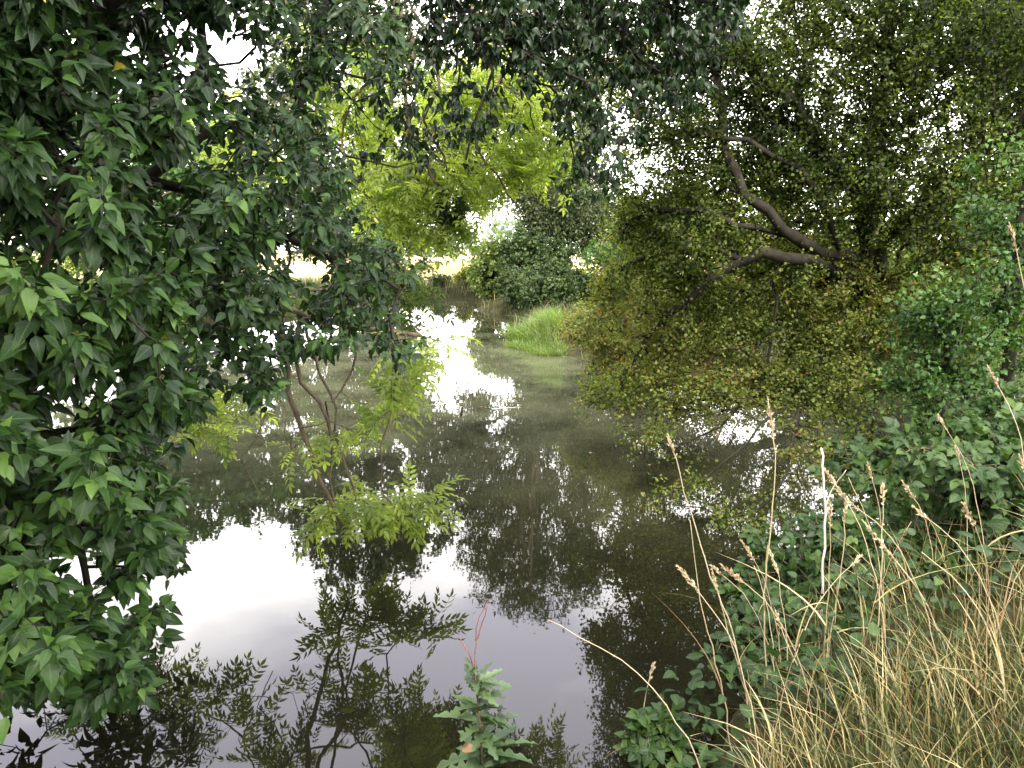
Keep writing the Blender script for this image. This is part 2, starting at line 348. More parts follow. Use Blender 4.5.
# ------------------------------------------------------------------ ivy-covered tree, left
rng = np.random.default_rng(11)
def ivy_rosettes(mb, pos, axis_, rng, nl, size, tbase, droop=.6, k=None):
    n = len(pos); k = np.ones(n) if k is None else k
    for v in range(len(IVY)):
        idx = np.arange(nl)[None]+np.zeros((n, 1), int)
        pick = rng.integers(0, len(IVY), (n, nl)) == v
        a = axis_[:, None]
        e1 = nrm(np.cross(axis_, [.2, .3, .93]))[:, None]; e2 = np.cross(a, e1)
        ph = (idx*2.399+rng.uniform(0, 6, (n, 1))+rng.normal(0, .2, (n, nl)))[..., None]
        th = (R(30)+R(60)*idx/nl+rng.normal(0, .15, (n, nl)))[..., None]
        d = np.cos(th)*a+np.sin(th)*(np.cos(ph)*e1+np.sin(ph)*e2); d[..., 2] -= droop*(.75+.9*idx/nl)
        d = nrm(d)
        st = pos[:, None]-a*(.012*idx/nl*8*k[:, None])[..., None]+d*(.012+.03*idx/nl)[..., None]
        z = a*.8+np.array([0, 0, .5])+rng.normal(0, .25, (n, nl, 3))
        s = k[:, None]*rng.uniform(size[0], size[1], (n, nl))*(.7+.45*np.minimum(1, idx/nl*2))
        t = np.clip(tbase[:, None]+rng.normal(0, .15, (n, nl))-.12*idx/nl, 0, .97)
        t = np.where(rng.random((n, nl)) < .0012, 1., t)
        put(mb, IVY[v], st[pick], d[pick], z[pick], s[pick], t[pick])
def in_poly(px, py, poly):
    ins = np.zeros(px.shape, bool)
    for (x0, y0), (x1, y1) in zip(poly, poly[1:]+poly[:1]):
        ins ^= ((y0 > py) != (y1 > py)) & (px < (x1-x0)*(py-y0)/(y1-y0+1e-9)+x0)
    return ins
def sample(rng, n, poly, f, box):
    out = []
    while sum(map(len, out)) < n:
        px = rng.uniform(box[0], box[2], n); py = rng.uniform(box[1], box[3], n); k = in_poly(px, py, poly)
        out.append(np.stack([px[k], py[k]], 1))
    a = np.concatenate(out)[:n]; return a
base = (-3.7, 2.6, float(gz(-3.7, 2.6)))
IV_TREE = thing('ivy_covered_tree', base, 'big leaning tree smothered in glossy dark green ivy, filling the left side', 'tree')
trunk_paths = [([base, (-3.3, 2.9, .9), (-2.6, 3.3, 1.8), (-1.9, 3.5, 2.7), (-1.6, 3.7, 3.5), (-1.2, 3.95, 4.3)], .14, .05),
               ([(-2.5, 3.35, 1.9), P(150, 170, 3.6), P(195, 130, 3.7), P(205, 60, 3.8), P(190, -40, 3.9)], .035, .02),
               ([P(150, 170, 3.6)+[-.15, 0, 0], P(215, 200, 3.6), P(260, 225, 3.7), P(330, 255, 3.7), P(400, 290, 3.6)], .03, .01),
               ([(-1.7, 3.6, 3.3), P(330, -60, 4.1), P(420, -50, 4.4), P(540, -30, 4.6), P(640, -20, 4.7), P(720, 10, 4.7)], .06, .02),
               ([P(330, -60, 4.1), P(322, 20, 3.9), P(300, 90, 3.75), P(290, 150, 3.7), P(292, 205, 3.6)], .03, .016),
               ([P(420, -50, 4.4), P(470, 30, 4.4), P(492, 60, 4.4), P(480, 110, 4.35), P(466, 160, 4.3)], .018, .006),
               ([P(540, -30, 4.6), P(500, 20, 4.4), P(520, 70, 4.35)], .014, .006),
               ([P(640, -20, 4.7), P(610, 40, 4.6), P(625, 75, 4.6), P(640, 120, 4.5)], .016, .006),
               ([(-3.25, 2.95, 1.0), P(40, 430, 2.8), P(80, 520, 2.7), P(90, 600, 2.65)], .035, .008),
               ([(-2.9, 3.1, 1.4), P(-40, 380, 2.6), P(30, 330, 2.4)], .04, .012)]
polyA = [(-330, -260), (440, -260), (455, -60), (430, 40), (372, 95), (345, 140), (352, 185), (385, 230), (425, 290), (432, 340), (395, 352), (372, 336), (330, 352), (290, 345), (280, 395), (235, 405), (205, 395), (180, 425),
         (178, 490), (188, 560), (165, 600), (150, 690), (60, 705), (-60, 690), (-330, 720)]
nA = 4400
a = sample(rng, nA, polyA, None, (-330, -260, 460, 720))
dep = 2.15+.95*sst(0, 400, a[:, 0])+.35*sst(250, 0, a[:, 1])-.1*sst(400, 650, a[:, 1])+rng.random(nA)**1.3*.85
def lumpy(px, py, s_):
    v = 0
    for q_, (fx, fy, ph_) in enumerate([(1, .55, .3), (-.6, 1.1, 2.1), (.35, -.9, 4.), (1.3, 1.2, 1.1), (-1.6, .5, 5.2)]):
        v = v+np.sin(px/s_*fx+py/s_*fy+ph_)
    return v/5
lump = lumpy(a[:, 0], a[:, 1], 26.)
dep = dep-.38*lump
low_ = (lump < -.28) & (rng.random(nA) < .8)
# thin out the upper mass so that the sky shows through in a few gaps
gap = low_.copy()
for gx, gy, gr in ((105, 6, 15), (212, 26, 22), (232, 60, 16), (98, 42, 12), (85, 122, 14), (128, 140, 20), (150, 160, 18), (203, 128, 22), (215, 148, 20), (272, 92, 16), (185, 55, 10), (30, 232, 18), (50, 258, 14), (250, 170, 14)):
    gap |= np.hypot(a[:, 0]-gx, a[:, 1]-gy) < gr
a, dep = a[~gap], dep[~gap]
posA = PV(a[:, 0], a[:, 1], dep)
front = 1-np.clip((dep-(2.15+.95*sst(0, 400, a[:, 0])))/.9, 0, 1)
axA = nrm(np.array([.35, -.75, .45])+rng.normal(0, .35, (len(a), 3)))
tA = .34+.22*front+rng.normal(0, .1, len(a))+.3*sst(240, 0, a[:, 0])*front*sst(60, 200, a[:, 1])*(.5+.5*np.sin(a[:, 0]*.045)*np.sin(a[:, 1]*.05))  # left rosettes lighter: young leaves, with sunlit highlights put into the tint
# fringe of single leaves hanging over the water along the arch
polyB = [(330, -160), (740, -160), (745, 20), (715, 60), (700, 100), (650, 115), (636, 160), (600, 190), (560, 195), (555, 170), (575, 150), (540, 110), (500, 140), (440, 150), (425, 165), (352, 165), (350, 120), (372, 95), (430, 40), (415, -60)]
nB = 1900
bb = sample(rng, nB, polyB, None, (330, -160, 750, 200))
keep = rng.random(nB) < np.where((bb[:, 1] > 60) & (bb[:, 0] < 560), .24, np.where(bb[:, 1] > 90, .42, np.where(bb[:, 1] > 40, .75, 1.)))
bb = bb[keep]
depB = 4.1+.5*rng.random(len(bb))+.25*sst(400, 700, bb[:, 0])
posB = PV(bb[:, 0], bb[:, 1], depB)
axB = nrm(np.array([.1, -.5, -.1])+rng.normal(0, .5, (len(bb), 3)))
tB = np.clip(.1+rng.normal(0, .1, len(bb)), 0, .9)  # arch leaves darkened in the tint to stand for backlight and shade
G = grow(trunk_paths, np.concatenate([posA-axA*.05, posB-axB*.04]), rng, step=.16, k=.25, tip=.0022, e=2.4, jit=.25, bow=-.05)
mb = MB(); wood(mb, G, rng); mb.build('trunk', M_bark, IV_TREE)
mb = MB()
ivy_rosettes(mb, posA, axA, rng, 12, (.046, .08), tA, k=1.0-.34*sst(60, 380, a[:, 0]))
ivy_rosettes(mb, posB, axB, rng, 8, (.036, .06), tB, droop=.9)
# inner leaves along the stems, in the shade of the rosettes
pick = rng.choice(len(G[0]), 6500); pp = G[0][pick]; pp = pp[(pp[:, 2] > .25)]
n = len(pp); d = unit(rng, n); d[:, 2] -= .7
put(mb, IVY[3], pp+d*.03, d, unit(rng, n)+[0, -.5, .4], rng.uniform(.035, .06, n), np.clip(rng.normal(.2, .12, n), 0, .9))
mb.build('ivy_foliage', M_ivy, IV_TREE)
mb = MB(); cr_ = blobs(rng, [((-2.6, 1.2, 5.2), (1.8, 1.6, .8), 260), ((-1.2, -.6, 5.4), (1.8, 1.6, .7), 260), ((-3.4, -1.4, 4.6), (1.6, 1.6, .9), 240), ((-3.6, 1.8, 4.2), (1.4, 1.2, 1.1), 200)])  # overhead crown added out of view to shade the ivy front
G2 = grow([([(-1.6, 3.7, 3.5), (-2.0, 2.6, 4.4), (-2.2, 1.0, 4.9), (-1.8, -.6, 5.1)], .07, .02), ([(-2.2, 1.0, 4.9), (-3.2, -.6, 4.6), (-3.5, -1.6, 4.6)], .04, .015)], cr_, rng, step=.3, k=.3, tip=.003)
mw = MB(); wood(mw, G2, rng); mw.build('shade_bough', M_bark, IV_TREE)
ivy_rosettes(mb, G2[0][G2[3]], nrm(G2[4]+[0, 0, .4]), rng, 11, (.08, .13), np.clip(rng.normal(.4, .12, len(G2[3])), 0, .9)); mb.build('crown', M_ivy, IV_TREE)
# bud clusters at the middle of the rosettes
mb = MB(); k = rng.random(len(posA)) < .35
BUD = join_tpl([(small_tpl(.9, .5), frame_m(v, (0.3, .2, 1)), np.zeros(3)) for v in ((0, .5, 1), (.8, .2, .6), (-.8, .3, .5), (.1, -.6, .8), (.3, .9, .2))])
put(mb, BUD, posA[k]+axA[k]*.012, axA[k], unit(rng, k.sum()), np.full(k.sum(), .014), np.full(k.sum(), .8))
mb.build('flower_buds', M_lime, IV_TREE)

# ------------------------------------------------------------------ ash tree behind the ivy, boughs drooping over the water
rng = np.random.default_rng(23)
ab = (-6.6, 5.2, float(gz(-6.6, 5.2)))
ASHT = thing('ash_tree', ab, 'ash tree with bright yellow-green feathery leaves drooping over the pond beside the ivy', 'tree')
Y = 4.2
paths = [([ab, (-6.4, 5.2, 1.5), (-5.9, 5.2, 3.2), (-5.0, 5.2, 4.6), (-4.2, 5.2, 5.6)], .16, .05),
         ([(-6.0, 5.2, 2.7), P(20, 190, 4.9), P(130, 250, 4.6), P(230, 290, 4.4), P(330, 322, Y), P(415, 335, 4.1)], .05, .014),
         ([(-5.6, 5.2, 3.9), P(-60, 0, 5.4), P(130, -20, 5.4), P(280, 0, 5.5), P(400, -15, 5.6), P(520, 30, 5.7)], .06, .012),
         ([P(280, 308, 4.3), P(285, 345, 4.2), P(287, 385, Y), P(300, 425, Y), P(318, 470, Y), P(332, 505, Y), P(346, 534, Y+.05)], .020, .008),
         ([P(300, 318, 4.25), P(300, 370, 4.15), P(322, 400, 4.15), P(329, 440, Y), P(331, 485, Y), P(334, 500, Y)], .016, .007),
         ([P(305, 318, 4.2), P(312, 358, 4.3), P(331, 400, 4.3), P(338, 440, 4.3), P(345, 470, 4.3), P(362, 505, 4.35)], .011, .004),
         ([P(355, 328, 4.15), P(362, 350, 4.2), P(342, 382, 4.2), P(336, 405, 4.2), P(326, 392, 4.2), P(330, 425, 4.2)], .008, .005),
         ([P(318, 425, 4.1), P(296, 430, 4.08), P(288, 445, 4.08), P(292, 460, 4.1), P(312, 458, 4.1), P(322, 452, 4.15)], .005, .003),
         ([P(405, 334, 4.1), P(402, 365, 4.1), P(388, 410, 4.1), P(380, 440, 4.1), P(384, 490, 4.15), P(404, 522, 4.2)], .007, .003),
         ([P(398, 334, 4.1), P(392, 380, 4.05), P(394, 405, 4.05), P(370, 430, 4.1), P(350, 450, 4.15)], .006, .0025),
         ([P(250, 298, 4.35), P(266, 392, 4.0), P(258, 430, 4.0), P(246, 462, 4.0), P(246, 482, 4.0), P(262, 498, 4.0)], .006, .0025),
         ([P(250, 298, 4.35), P(282, 400, 4.0), P(286, 440, 4.0), P(280, 470, 4.0), P(262, 482, 4.0)], .005, .002),
         ([P(405, 334, 4.1), P(396, 405, 4.15), P(410, 412, 4.2), P(438, 420, 4.2), P(458, 418, 4.2)], .004, .002),
         ([P(230, 290, 4.4), P(215, 380, 4.3), P(180, 410, 4.3), P(230, 440, 4.2), P(262, 445, 4.1)], .005, .002),
         ([P(400, -15, 5.6), P(412, 60, 5.5), P(405, 110, 5.5), P(432, 170, 5.5), P(450, 205, 5.5)], .009, .004),
         ([P(400, -15, 5.6), P(378, 60, 5.5), P(352, 100, 5.5), P(342, 130, 5.5), P(355, 180, 5.5)], .009, .004),
         ([P(520, 30, 5.7), P(500, 90, 5.6), P(476, 142, 5.6), P(505, 190, 5.6), P(530, 220, 5.6)], .011, .006),
         ([P(400, -15, 5.6), P(440, 70, 5.5), P(425, 120, 5.4), P(440, 150, 5.5), P(448, 190, 5.5)], .007, .003)]
W = lambda px, py, Y_, rx, ry, rz, n: (P(px, py, Y_), (rx, ry, rz), n)
tg_low = blobs(rng, [W(335, 512, 4.25, .16, .25, .07, 15), W(375, 503, 4.3, .26, .3, .07, 26), W(425, 497, 4.35, .14, .2, .06, 11), W(365, 428, 4.3, .2, .2, .06, 6), W(395, 385, 4.2, .2, .2, .06, 10),
                     W(312, 440, 4.3, .12, .2, .06, 6), W(432, 345, 4.1, .12, .15, .07, 9), W(412, 362, 4.1, .15, .15, .06, 8), W(200, 425, 4.35, .2, .2, .08, 12), W(222, 402, 4.3, .16, .2, .07, 9), W(380, 405, 4.3, .2, .2, .05, 6), W(345, 300, 5.0, .3, .25, .2, 22), W(405, 285, 5.0, .25, .25, .2, 18), W(255, 285, 4.9, .3, .25, .16, 16), W(150, 300, 4.9, .4, .25, .2, 16)])
tg_up = blobs(rng, [W(400, 180, 5.6, .35, .3, .35, 36), W(465, 190, 5.7, .3, .3, .3, 30), W(440, 225, 5.6, .3, .3, .14, 22), W(370, 110, 5.7, .25, .3, .4, 26), W(450, 110, 5.8, .4, .3, .4, 30), W(530, 120, 5.8, .35, .3, .35, 26), W(510, 170, 5.8, .3, .3, .2, 18), W(400, 215, 5.7, .25, .3, .14, 14),
                    W(330, 60, 5.6, .4, .4, .4, 20), W(250, 170, 5.6, .4, .4, .3, 10), W(60, 280, 5.3, .5, .3, .3, 20), W(110, 300, 5.3, .5, .3, .3, 20), W(225, 140, 5.4, .3, .3, .3, 14), W(490, 80, 5.9, .5, .3, .35, 24), W(545, 160, 6., .3, .3, .3, 16)], f_=1.9)
G = grow(paths, np.concatenate([tg_low, tg_up]), rng, step=.12, k=.3, tip=.0018, e=2.3, jit=.2, bow=.05)
mb = MB(); wood(mb, G, rng); mb.build('trunk', M_ashbark, ASHT)
mb = MB(); tips = G[0][G[3]]; dirs = G[4]; n = len(tips); c = np.clip(rng.normal(.58, .15, n), .3, 1); c = np.where((tips[:, 1] > 4.6) & (tips[:, 1] < 5.3) & (tips[:, 2] < 2.2), .06, c)  # sprays behind the ivy tinted dark, shade put into the leaf colour
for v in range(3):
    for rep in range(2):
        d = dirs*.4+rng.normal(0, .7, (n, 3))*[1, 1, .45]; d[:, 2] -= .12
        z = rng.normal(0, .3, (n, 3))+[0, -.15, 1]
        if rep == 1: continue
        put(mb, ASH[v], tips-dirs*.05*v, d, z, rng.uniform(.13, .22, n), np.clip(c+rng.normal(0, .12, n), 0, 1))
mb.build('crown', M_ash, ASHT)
# dark hanging bunch of ash keys
mb = MB(); c = P(450, 207, 5.5); n = 150; d = unit(rng, n)*[1, 1, 1]; d[:, 2] -= .35
put(mb, SLIM, c+d*.05, d, unit(rng, n), rng.uniform(.07, .12, n), rng.uniform(0, .4, n))
mb.build('seed_cluster', M_dark, ASHT)

# ------------------------------------------------------------------ trees and bushes with small leaves
def leafy(name, label, cat, base, paths, targets, seed, lm, bark, m, L, size, tpl=SMALL, group=None, step=.22, k=.35, tip=.0025, e=2.3, jit=.22, bow=.05, tb=None, rmin=0., scat=.03, cv=.12, tvar=.18, up=.35, crown='crown', trunkname='trunk'):
    rng = np.random.default_rng(seed)
    T = thing(name, base, label, cat, group)
    G = grow(paths, targets, rng, step, k, tip, e, jit, bow)
    mb = MB(); wood(mb, G, rng, rmin); mb.build(trunkname, bark, T)
    mb = MB(); tips = G[0][G[3]]
    sprigs(mb, tips, G[4], rng, m, L, size, tpl, tbase=None if tb is None else tb(tips), scat=scat, cv=cv, tvar=tvar, up=up)
    mb.build(crown, lm, T)
    return T
rng = np.random.default_rng(31)
# near hawthorn on the right bank
hb = (4.0, 7.4, float(gz(4.25, 7.4)))
hb = (4.0, 6.9, float(gz(4.0, 6.9)))
tr = P(872, 270, 6.2)
paths = [([hb, (3.6, 6.6, 1.0), tr, P(868, 215, 6.1), P(880, 140, 6.1), P(890, 40, 6.3), P(900, -80, 6.5)], .08, .025),
         ([tr, P(845, 256, 6.0), P(812, 244, 5.9), P(775, 222, 5.8), P(748, 196, 5.8), P(728, 150, 5.9), P(715, 60, 6.1), P(700, -60, 6.3)], .042, .009),
         ([P(868, 285, 6.25), P(830, 268, 6.0), P(785, 258, 5.8), P(745, 262, 5.8), P(700, 290, 5.9), P(650, 335, 6.0)], .02, .004),
         ([P(785, 258, 5.8), P(772, 285, 5.75), P(773, 330, 5.8), P(745, 400, 5.8), P(690, 440, 5.7), P(640, 455, 5.6)], .012, .004),
         ([P(868, 215, 6.1), P(800, 120, 6.0), P(730, 60, 6.0), P(660, 75, 6.1), P(620, 50, 6.2)], .022, .006),
         ([P(890, 60, 6.3), P(830, 0, 6.1), P(720, -80, 6.0), P(620, -110, 6.3)], .04, .012),
         ([P(870, 250, 6.15), P(930, 200, 5.8), P(990, 150, 5.5), P(1040, 90, 5.2)], .05, .012),
         ([P(812, 244, 5.9), P(745, 222, 5.8), P(690, 205, 5.9), P(640, 215, 6.1), P(605, 240, 6.2)], .011, .003),
         ([P(745, 262, 5.8), P(690, 250, 5.9), P(640, 258, 6.0), P(612, 280, 6.2)], .008, .003),
         ([P(845, 256, 6.0), P(820, 200, 5.8), P(770, 150, 5.8), P(690, 130, 5.9)], .013, .004),
         ([P(730, 60, 6.0), P(690, 100, 6.), P(668, 92, 6.), P(640, 62, 6.05), P(612, 45, 6.1)], .010, .006),
         ([P(860, 300, 6.3), P(800, 390, 5.7), P(740, 445, 5.3), P(700, 480, 5.2), P(655, 505, 5.1)], .02, .004),
         ([P(800, 390, 5.7), P(790, 470, 5.1), P(745, 520, 4.9), P(700, 512, 4.9), P(672, 505, 4.9)], .013, .004)]
H1 = [W(700, 60, 6.4, .9, .8, .75, 230), W(790, 40, 6.5, .9, .8, .7, 230), W(880, 60, 6.3, .9, .8, .7, 210), W(970, 40, 6.0, .8, .8, .7, 190), W(640, 130, 6.5, .42, .5, .5, 55), W(720, 180, 6.6, .7, .6, .6, 200), W(810, 170, 6.4, .7, .6, .5, 170),
      W(900, 180, 6.0, .8, .6, .6, 200), W(980, 230, 5.6, .6, .5, .7, 170), W(650, 250, 6.6, .45, .5, .4, 100), W(740, 295, 6.6, .7, .6, .4, 150), W(690, 335, 6.4, .6, .5, .32, 140), W(840, 320, 6.2, .7, .5, .5, 230), W(930, 330, 5.8, .6, .5, .45, 180),
      W(720, 385, 6.1, .65, .5, .2, 80), W(650, 385, 6.2, .45, .4, .2, 70), W(835, 385, 5.8, .6, .4, .28, 85), W(650, 430, 5.7, .3, .4, .05, 7), W(690, 492, 5.2, .4, .3, .05, 6), W(740, 508, 5.0, .3, .3, .07, 6), W(825, 450, 5.3, .4, .4, .18, 16),
      W(650, 190, 6.4, .4, .5, .4, 70), W(690, 240, 6.5, .55, .5, .35, 110), W(700, 250, 5.7, .5, .2, .3, 22), W(610, 300, 6.2, .25, .3, .25, 40), W(600, 390, 6.2, .25, .3, .12, 25), W(790, 250, 6.6, .7, .5, .35, 110), W(640, 60, 6.4, .4, .5, .5, 60), W(940, 110, 6.0, .8, .6, .7, 120), W(760, 120, 6.4, .7, .6, .5, 110), W(590, -90, 6.6, .5, .6, .6, 70), W(680, -120, 6.5, .9, .9, .7, 180), W(820, -120, 6.5, 1., .9, .8, 180), W(980, -120, 6.2, 1., .9, .8, 160), W(890, 470, 5.2, .4, .4, .25, 45), W(1080, 100, 5.6, .7, .8, 1., 160)]
tg = blobs(rng, H1, f_=2.35); tg = tg[tg[:, 2] > .06]; tg[:, 1] -= .25*(np.random.default_rng(5).random(len(tg)) < .6)
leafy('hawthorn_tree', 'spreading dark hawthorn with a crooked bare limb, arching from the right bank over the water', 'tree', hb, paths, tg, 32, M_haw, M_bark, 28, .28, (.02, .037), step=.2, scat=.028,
      tb=lambda p: .22+.42*sst(3.0, 1.3, p[:, 2])+.1*np.sin(p[:, 0]*3+p[:, 2]*4))  # lower leaves tinted lighter, painting in the light through them; top kept dark
# russet hawthorn beyond it
hb2 = (4.3, 11.2, float(gz(4.3, 11.2)))
paths = [([hb2, (4.2, 11, .9), (3.9, 10.8, 1.8), (3.5, 10.5, 2.8), (3.2, 10.3, 3.6)], .12, .03),
         ([(4.2, 11, .9), P(740, 320, 10.3), P(660, 310, 10), P(610, 320, 9.9)], .05, .012),
         ([(3.9, 10.8, 1.8), P(700, 240, 10.3), P(640, 250, 10.2), P(600, 270, 10.2)], .05, .01)]
H2 = [W(605, 330, 9.9, .5, .8, .38, 230), W(650, 285, 10.2, .7, .8, .45, 300), W(700, 320, 10, .9, .8, .6, 330), W(640, 375, 9.6, .7, .6, .3, 210), W(760, 270, 10.3, .9, .9, .7, 220), W(690, 220, 10.4, .6, .7, .4, 130), W(840, 300, 10.5, 1., .9, .9, 160), W(740, 190, 10.5, .9, .8, .6, 150), W(820, 210, 10.5, 1., .8, .7, 150), W(660, 215, 10.3, .5, .6, .4, 90), W(575, 325, 10.3, .22, .4, .3, 60), W(630, 225, 10.5, .35, .5, .4, 60), W(720, 392, 9.3, .7, .5, .2, 60), W(620, 410, 9.3, .35, .4, .12, 40)]
tg = blobs(np.random.default_rng(33), H2, f_=1.9); tg = tg[tg[:, 2] > .05]
leafy('hawthorn_tree', 'rounded hawthorn turning yellow and russet, leaning over the water beside the bright reeds', 'tree', hb2, paths, tg, 34, M_haw2, M_bark, 26, .28, (.026, .045), step=.28, scat=.04,
      tb=lambda p: .42+.22*sst(1.6, .3, p[:, 2])+.12*np.sin(p[:, 0]*2.5+p[:, 1]))
# green bush at the right edge
rb = (3.15, 4.6, float(gz(3.15, 4.6)))
paths = [([rb, (3.1, 4.6, 1.2), (3.05, 4.55, 2.0), (3.0, 4.5, 2.8)], .05, .015), ([rb, P(960, 380, 4.5), P(930, 300, 4.4)], .025, .008)]
tg = blobs(np.random.default_rng(35), f_=.5, lst=[W(1000, 230, 4.5, .4, .4, .5, 110), W(960, 300, 4.4, .4, .35, .3, 110), W(1010, 350, 4.3, .4, .35, .3, 90), W(915, 340, 4.6, .3, .3, .25, 70), W(1060, 250, 4.5, .5, .5, .8, 100), W(960, 400, 4.2, .35, .3, .2, 60), W(890, 390, 4.6, .3, .3, .2, 40)])
leafy('shrub', 'fresher green leafy shrub at the right edge in front of the dark hawthorn', 'shrub', rb, paths, tg, 36, M_bush, M_bark, 30, .24, (.024, .043), tb=lambda p: .5+.3*np.sin(p[:, 0]*7)*np.sin(p[:, 2]*6), cv=.22, step=.16, scat=.03, crown='foliage', trunkname='stem')

# ------------------------------------------------------------------ far bank and side trees
def simple(name, label, base, h, bl, seed, lm, m=14, L=.5, size=(.07, .12), tpl=SMALL, stems=3, r=.09, cat=None, sp=.25, bark=None, step=.5, scat=.1, group=None, tb=None, rmin=.004, crown='crown', trunkname='trunk'):
    rg = np.random.default_rng(seed); x, y = base; z = float(gz(x, y)); b = np.array([x, y, z])
    paths = []
    for s in range(stems):
        d = rg.normal(0, sp, 2)*(s > 0 or stems > 1)
        paths.append(([b+[rg.normal(0, .1)*(s > 0), rg.normal(0, .1)*(s > 0), 0], b+[d[0]*h*.25, d[1]*h*.25, h*.35], b+[d[0]*h*.5, d[1]*h*.5, h*.62], b+[d[0]*h*.6, d[1]*h*.6, h*.88]], r/(1+.3*s), r*.2))
    tg = blobs(rg, [(b+np.array(c), rr, n) for c, rr, n in bl], .4, 1.5 if name == 'willow_tree' else 1.); tg = tg[tg[:, 2] > .1]
    return leafy(name, label, cat or 'tree', b, paths, tg, seed+1, lm, bark or M_bark, int(m*2.), L*1.2, (size[0]*1.25, size[1]*1.3), tpl, group, step=step, scat=scat, tb=tb, rmin=rmin, tip=.006, crown=crown, trunkname=trunkname)
simple('willow_tree', 'tall grey-green willow with several upright stems, in the middle of the far bank', (1.1, 26.6), 11.5,
       [((-.3, 0, 4.2), (1.5, 1.3, 1.5), 170), ((1.2, 0, 4.8), (1.4, 1.3, 1.7), 170), ((-.9, 0, 7), (2.1, 1.6, 1.8), 230), ((1.0, .2, 7.4), (1.8, 1.6, 2), 210), ((-.5, 0, 9.8), (2.3, 1.7, 1.9), 230), ((1.3, 0, 9.6), (1.4, 1.4, 1.7), 120), ((.3, 0, 2.6), (1.1, 1, 1), 100), ((.4, -.6, 3.2), (1.9, 1.2, 1.3), 260), ((1.9, -.4, 2.6), (1.2, 1, 1.6), 160), ((-2.4, 0, 9), (1., 1, 1.2), 60), ((-3., -.3, 6.6), (1.4, 1.2, 1.7), 150), ((-2.4, 0, 5.2), (1.1, 1, .9), 70), ((-3.1, -.3, 4.3), (1.1, 1, .75), 90), ((-2.5, -.3, 3.2), (.9, .8, .6), 40)],
       51, M_willow, m=15, L=.7, size=(.08, .15), tpl=SLIM, stems=6, r=.13, sp=.2, bark=M_ashbark, scat=.11)
simple('shrub', 'lime-green bush at the water edge on the left foot of the willow', (-.75, 24.55), 1.9, [((-.05, -.1, .9), (.75, .7, .95), 170), ((.25, 0, 1.4), (.5, .5, .7), 70)], 53, M_lime, m=14, L=.3, size=(.06, .1), stems=3, r=.03, cat='shrub', step=.25, scat=.06, group='bushes around the willow', crown='foliage', trunkname='stem')
simple('shrub', 'dark green rounded bush directly under the willow stems', (.75, 23.9), 2.4, [((0, -.2, .95), (1.25, .8, 1.), 300), ((-.4, 0, 1.5), (.8, .7, .7), 110), ((.8, 0, 1.3), (.6, .6, .6), 70)], 55, M_dark, m=14, L=.3, size=(.06, .1), stems=4, r=.04, cat='shrub', step=.25, scat=.06, group='bushes around the willow', crown='foliage', trunkname='stem')
simple('shrub', 'mid green bush behind the bright reeds, right of the willow', (2.7, 19.5), 2.3, [((0, 0, 1), (1.1, .9, 1), 200), ((.9, .2, 1.5), (1., .9, 1), 150)], 57, M_bush, m=14, L=.3, size=(.05, .09), stems=4, r=.04, cat='shrub', step=.25, scat=.05, crown='foliage', trunkname='stem')
simple('shrub', 'low dark bush on the right bank between the reeds and the dark rounded bush', (1.1, 20.2), 1.5, [((0, 0, .6), (.9, 1., .65), 170), ((.5, -.9, .5), (.7, .8, .5), 90)], 58, M_dark, m=14, L=.3, size=(.05, .09), stems=3, r=.03, cat='shrub', step=.25, scat=.05, crown='foliage', trunkname='stem')
simple('shrub', 'dark scrubby bush right at the water edge, just behind the reeds', (.3, 22.1), 1.2, [((-.1, 0, .5), (.75, .9, .6), 150), ((.3, -1., .4), (.5, .7, .45), 80)], 60, M_dark, m=14, L=.3, size=(.05, .09), stems=3, r=.03, cat='shrub', step=.25, scat=.05, crown='foliage', trunkname='stem')
simple('field_maple', 'grey-green tree on the left far bank, its edge beside the sunny meadow', (-5.6, 25.6), 10.5, [((1.5, -.4, 1.9), (1.5, 1.3, 1.7), 260), ((1.2, 0, 3.9), (1.5, 1.3, 1.5), 180), ((-.6, 0, 3.4), (2.2, 1.6, 1.8), 220), ((.6, 0, 5.4), (2., 1.6, 1.6), 200), ((-.6, 0, 7.6), (2.4, 1.8, 1.8), 240), ((.5, 0, 9.6), (2., 1.7, 1.6), 190), ((-2.6, 0, 5), (1.8, 1.6, 3.4), 260), ((2., 0, 8.6), (1.2, 1.2, 1.2), 80), ((2.9, 0, 6.4), (1.3, 1.3, 1.8), 140), ((2.5, 0, 4.4), (1., 1, .8), 80)], 59, M_willow, m=15, L=.6, size=(.08, .14), stems=4, r=.16, bark=M_ashbark, scat=.1)
simple('alder_tree', 'broad green tree on the left bank half hidden behind the ivy', (-9., 17.5), 5.2, [((0, 0, 2.2), (2.4, 2, 1.6), 240), ((1.4, 0, 3.2), (2., 1.8, 1.4), 220), ((-.4, 0, 4.), (2.4, 2, 1.3), 240), ((1.8, -.3, 1.2), (1.5, 1.2, 1.), 120), ((2.6, .5, 3.), (1.3, 1.3, 1.7), 150)], 61, M_bush, m=15, L=.5, size=(.07, .12), stems=3, r=.16, scat=.09)
simple('shrub', 'yellow-green bush on the left bank glimpsed through the ivy', (-8.4, 9.6), 3., [((0, 0, 1.3), (1.3, 1.6, 1.2), 260), ((.3, 1.6, 1.6), (1.2, 1.4, 1.2), 200), ((-.6, -1.6, 1.5), (1.2, 1.3, 1.2), 160)], 63, M_lime, m=14, L=.3, size=(.05, .09), stems=4, r=.04, cat='shrub', step=.3, scat=.06, crown='foliage', trunkname='stem')
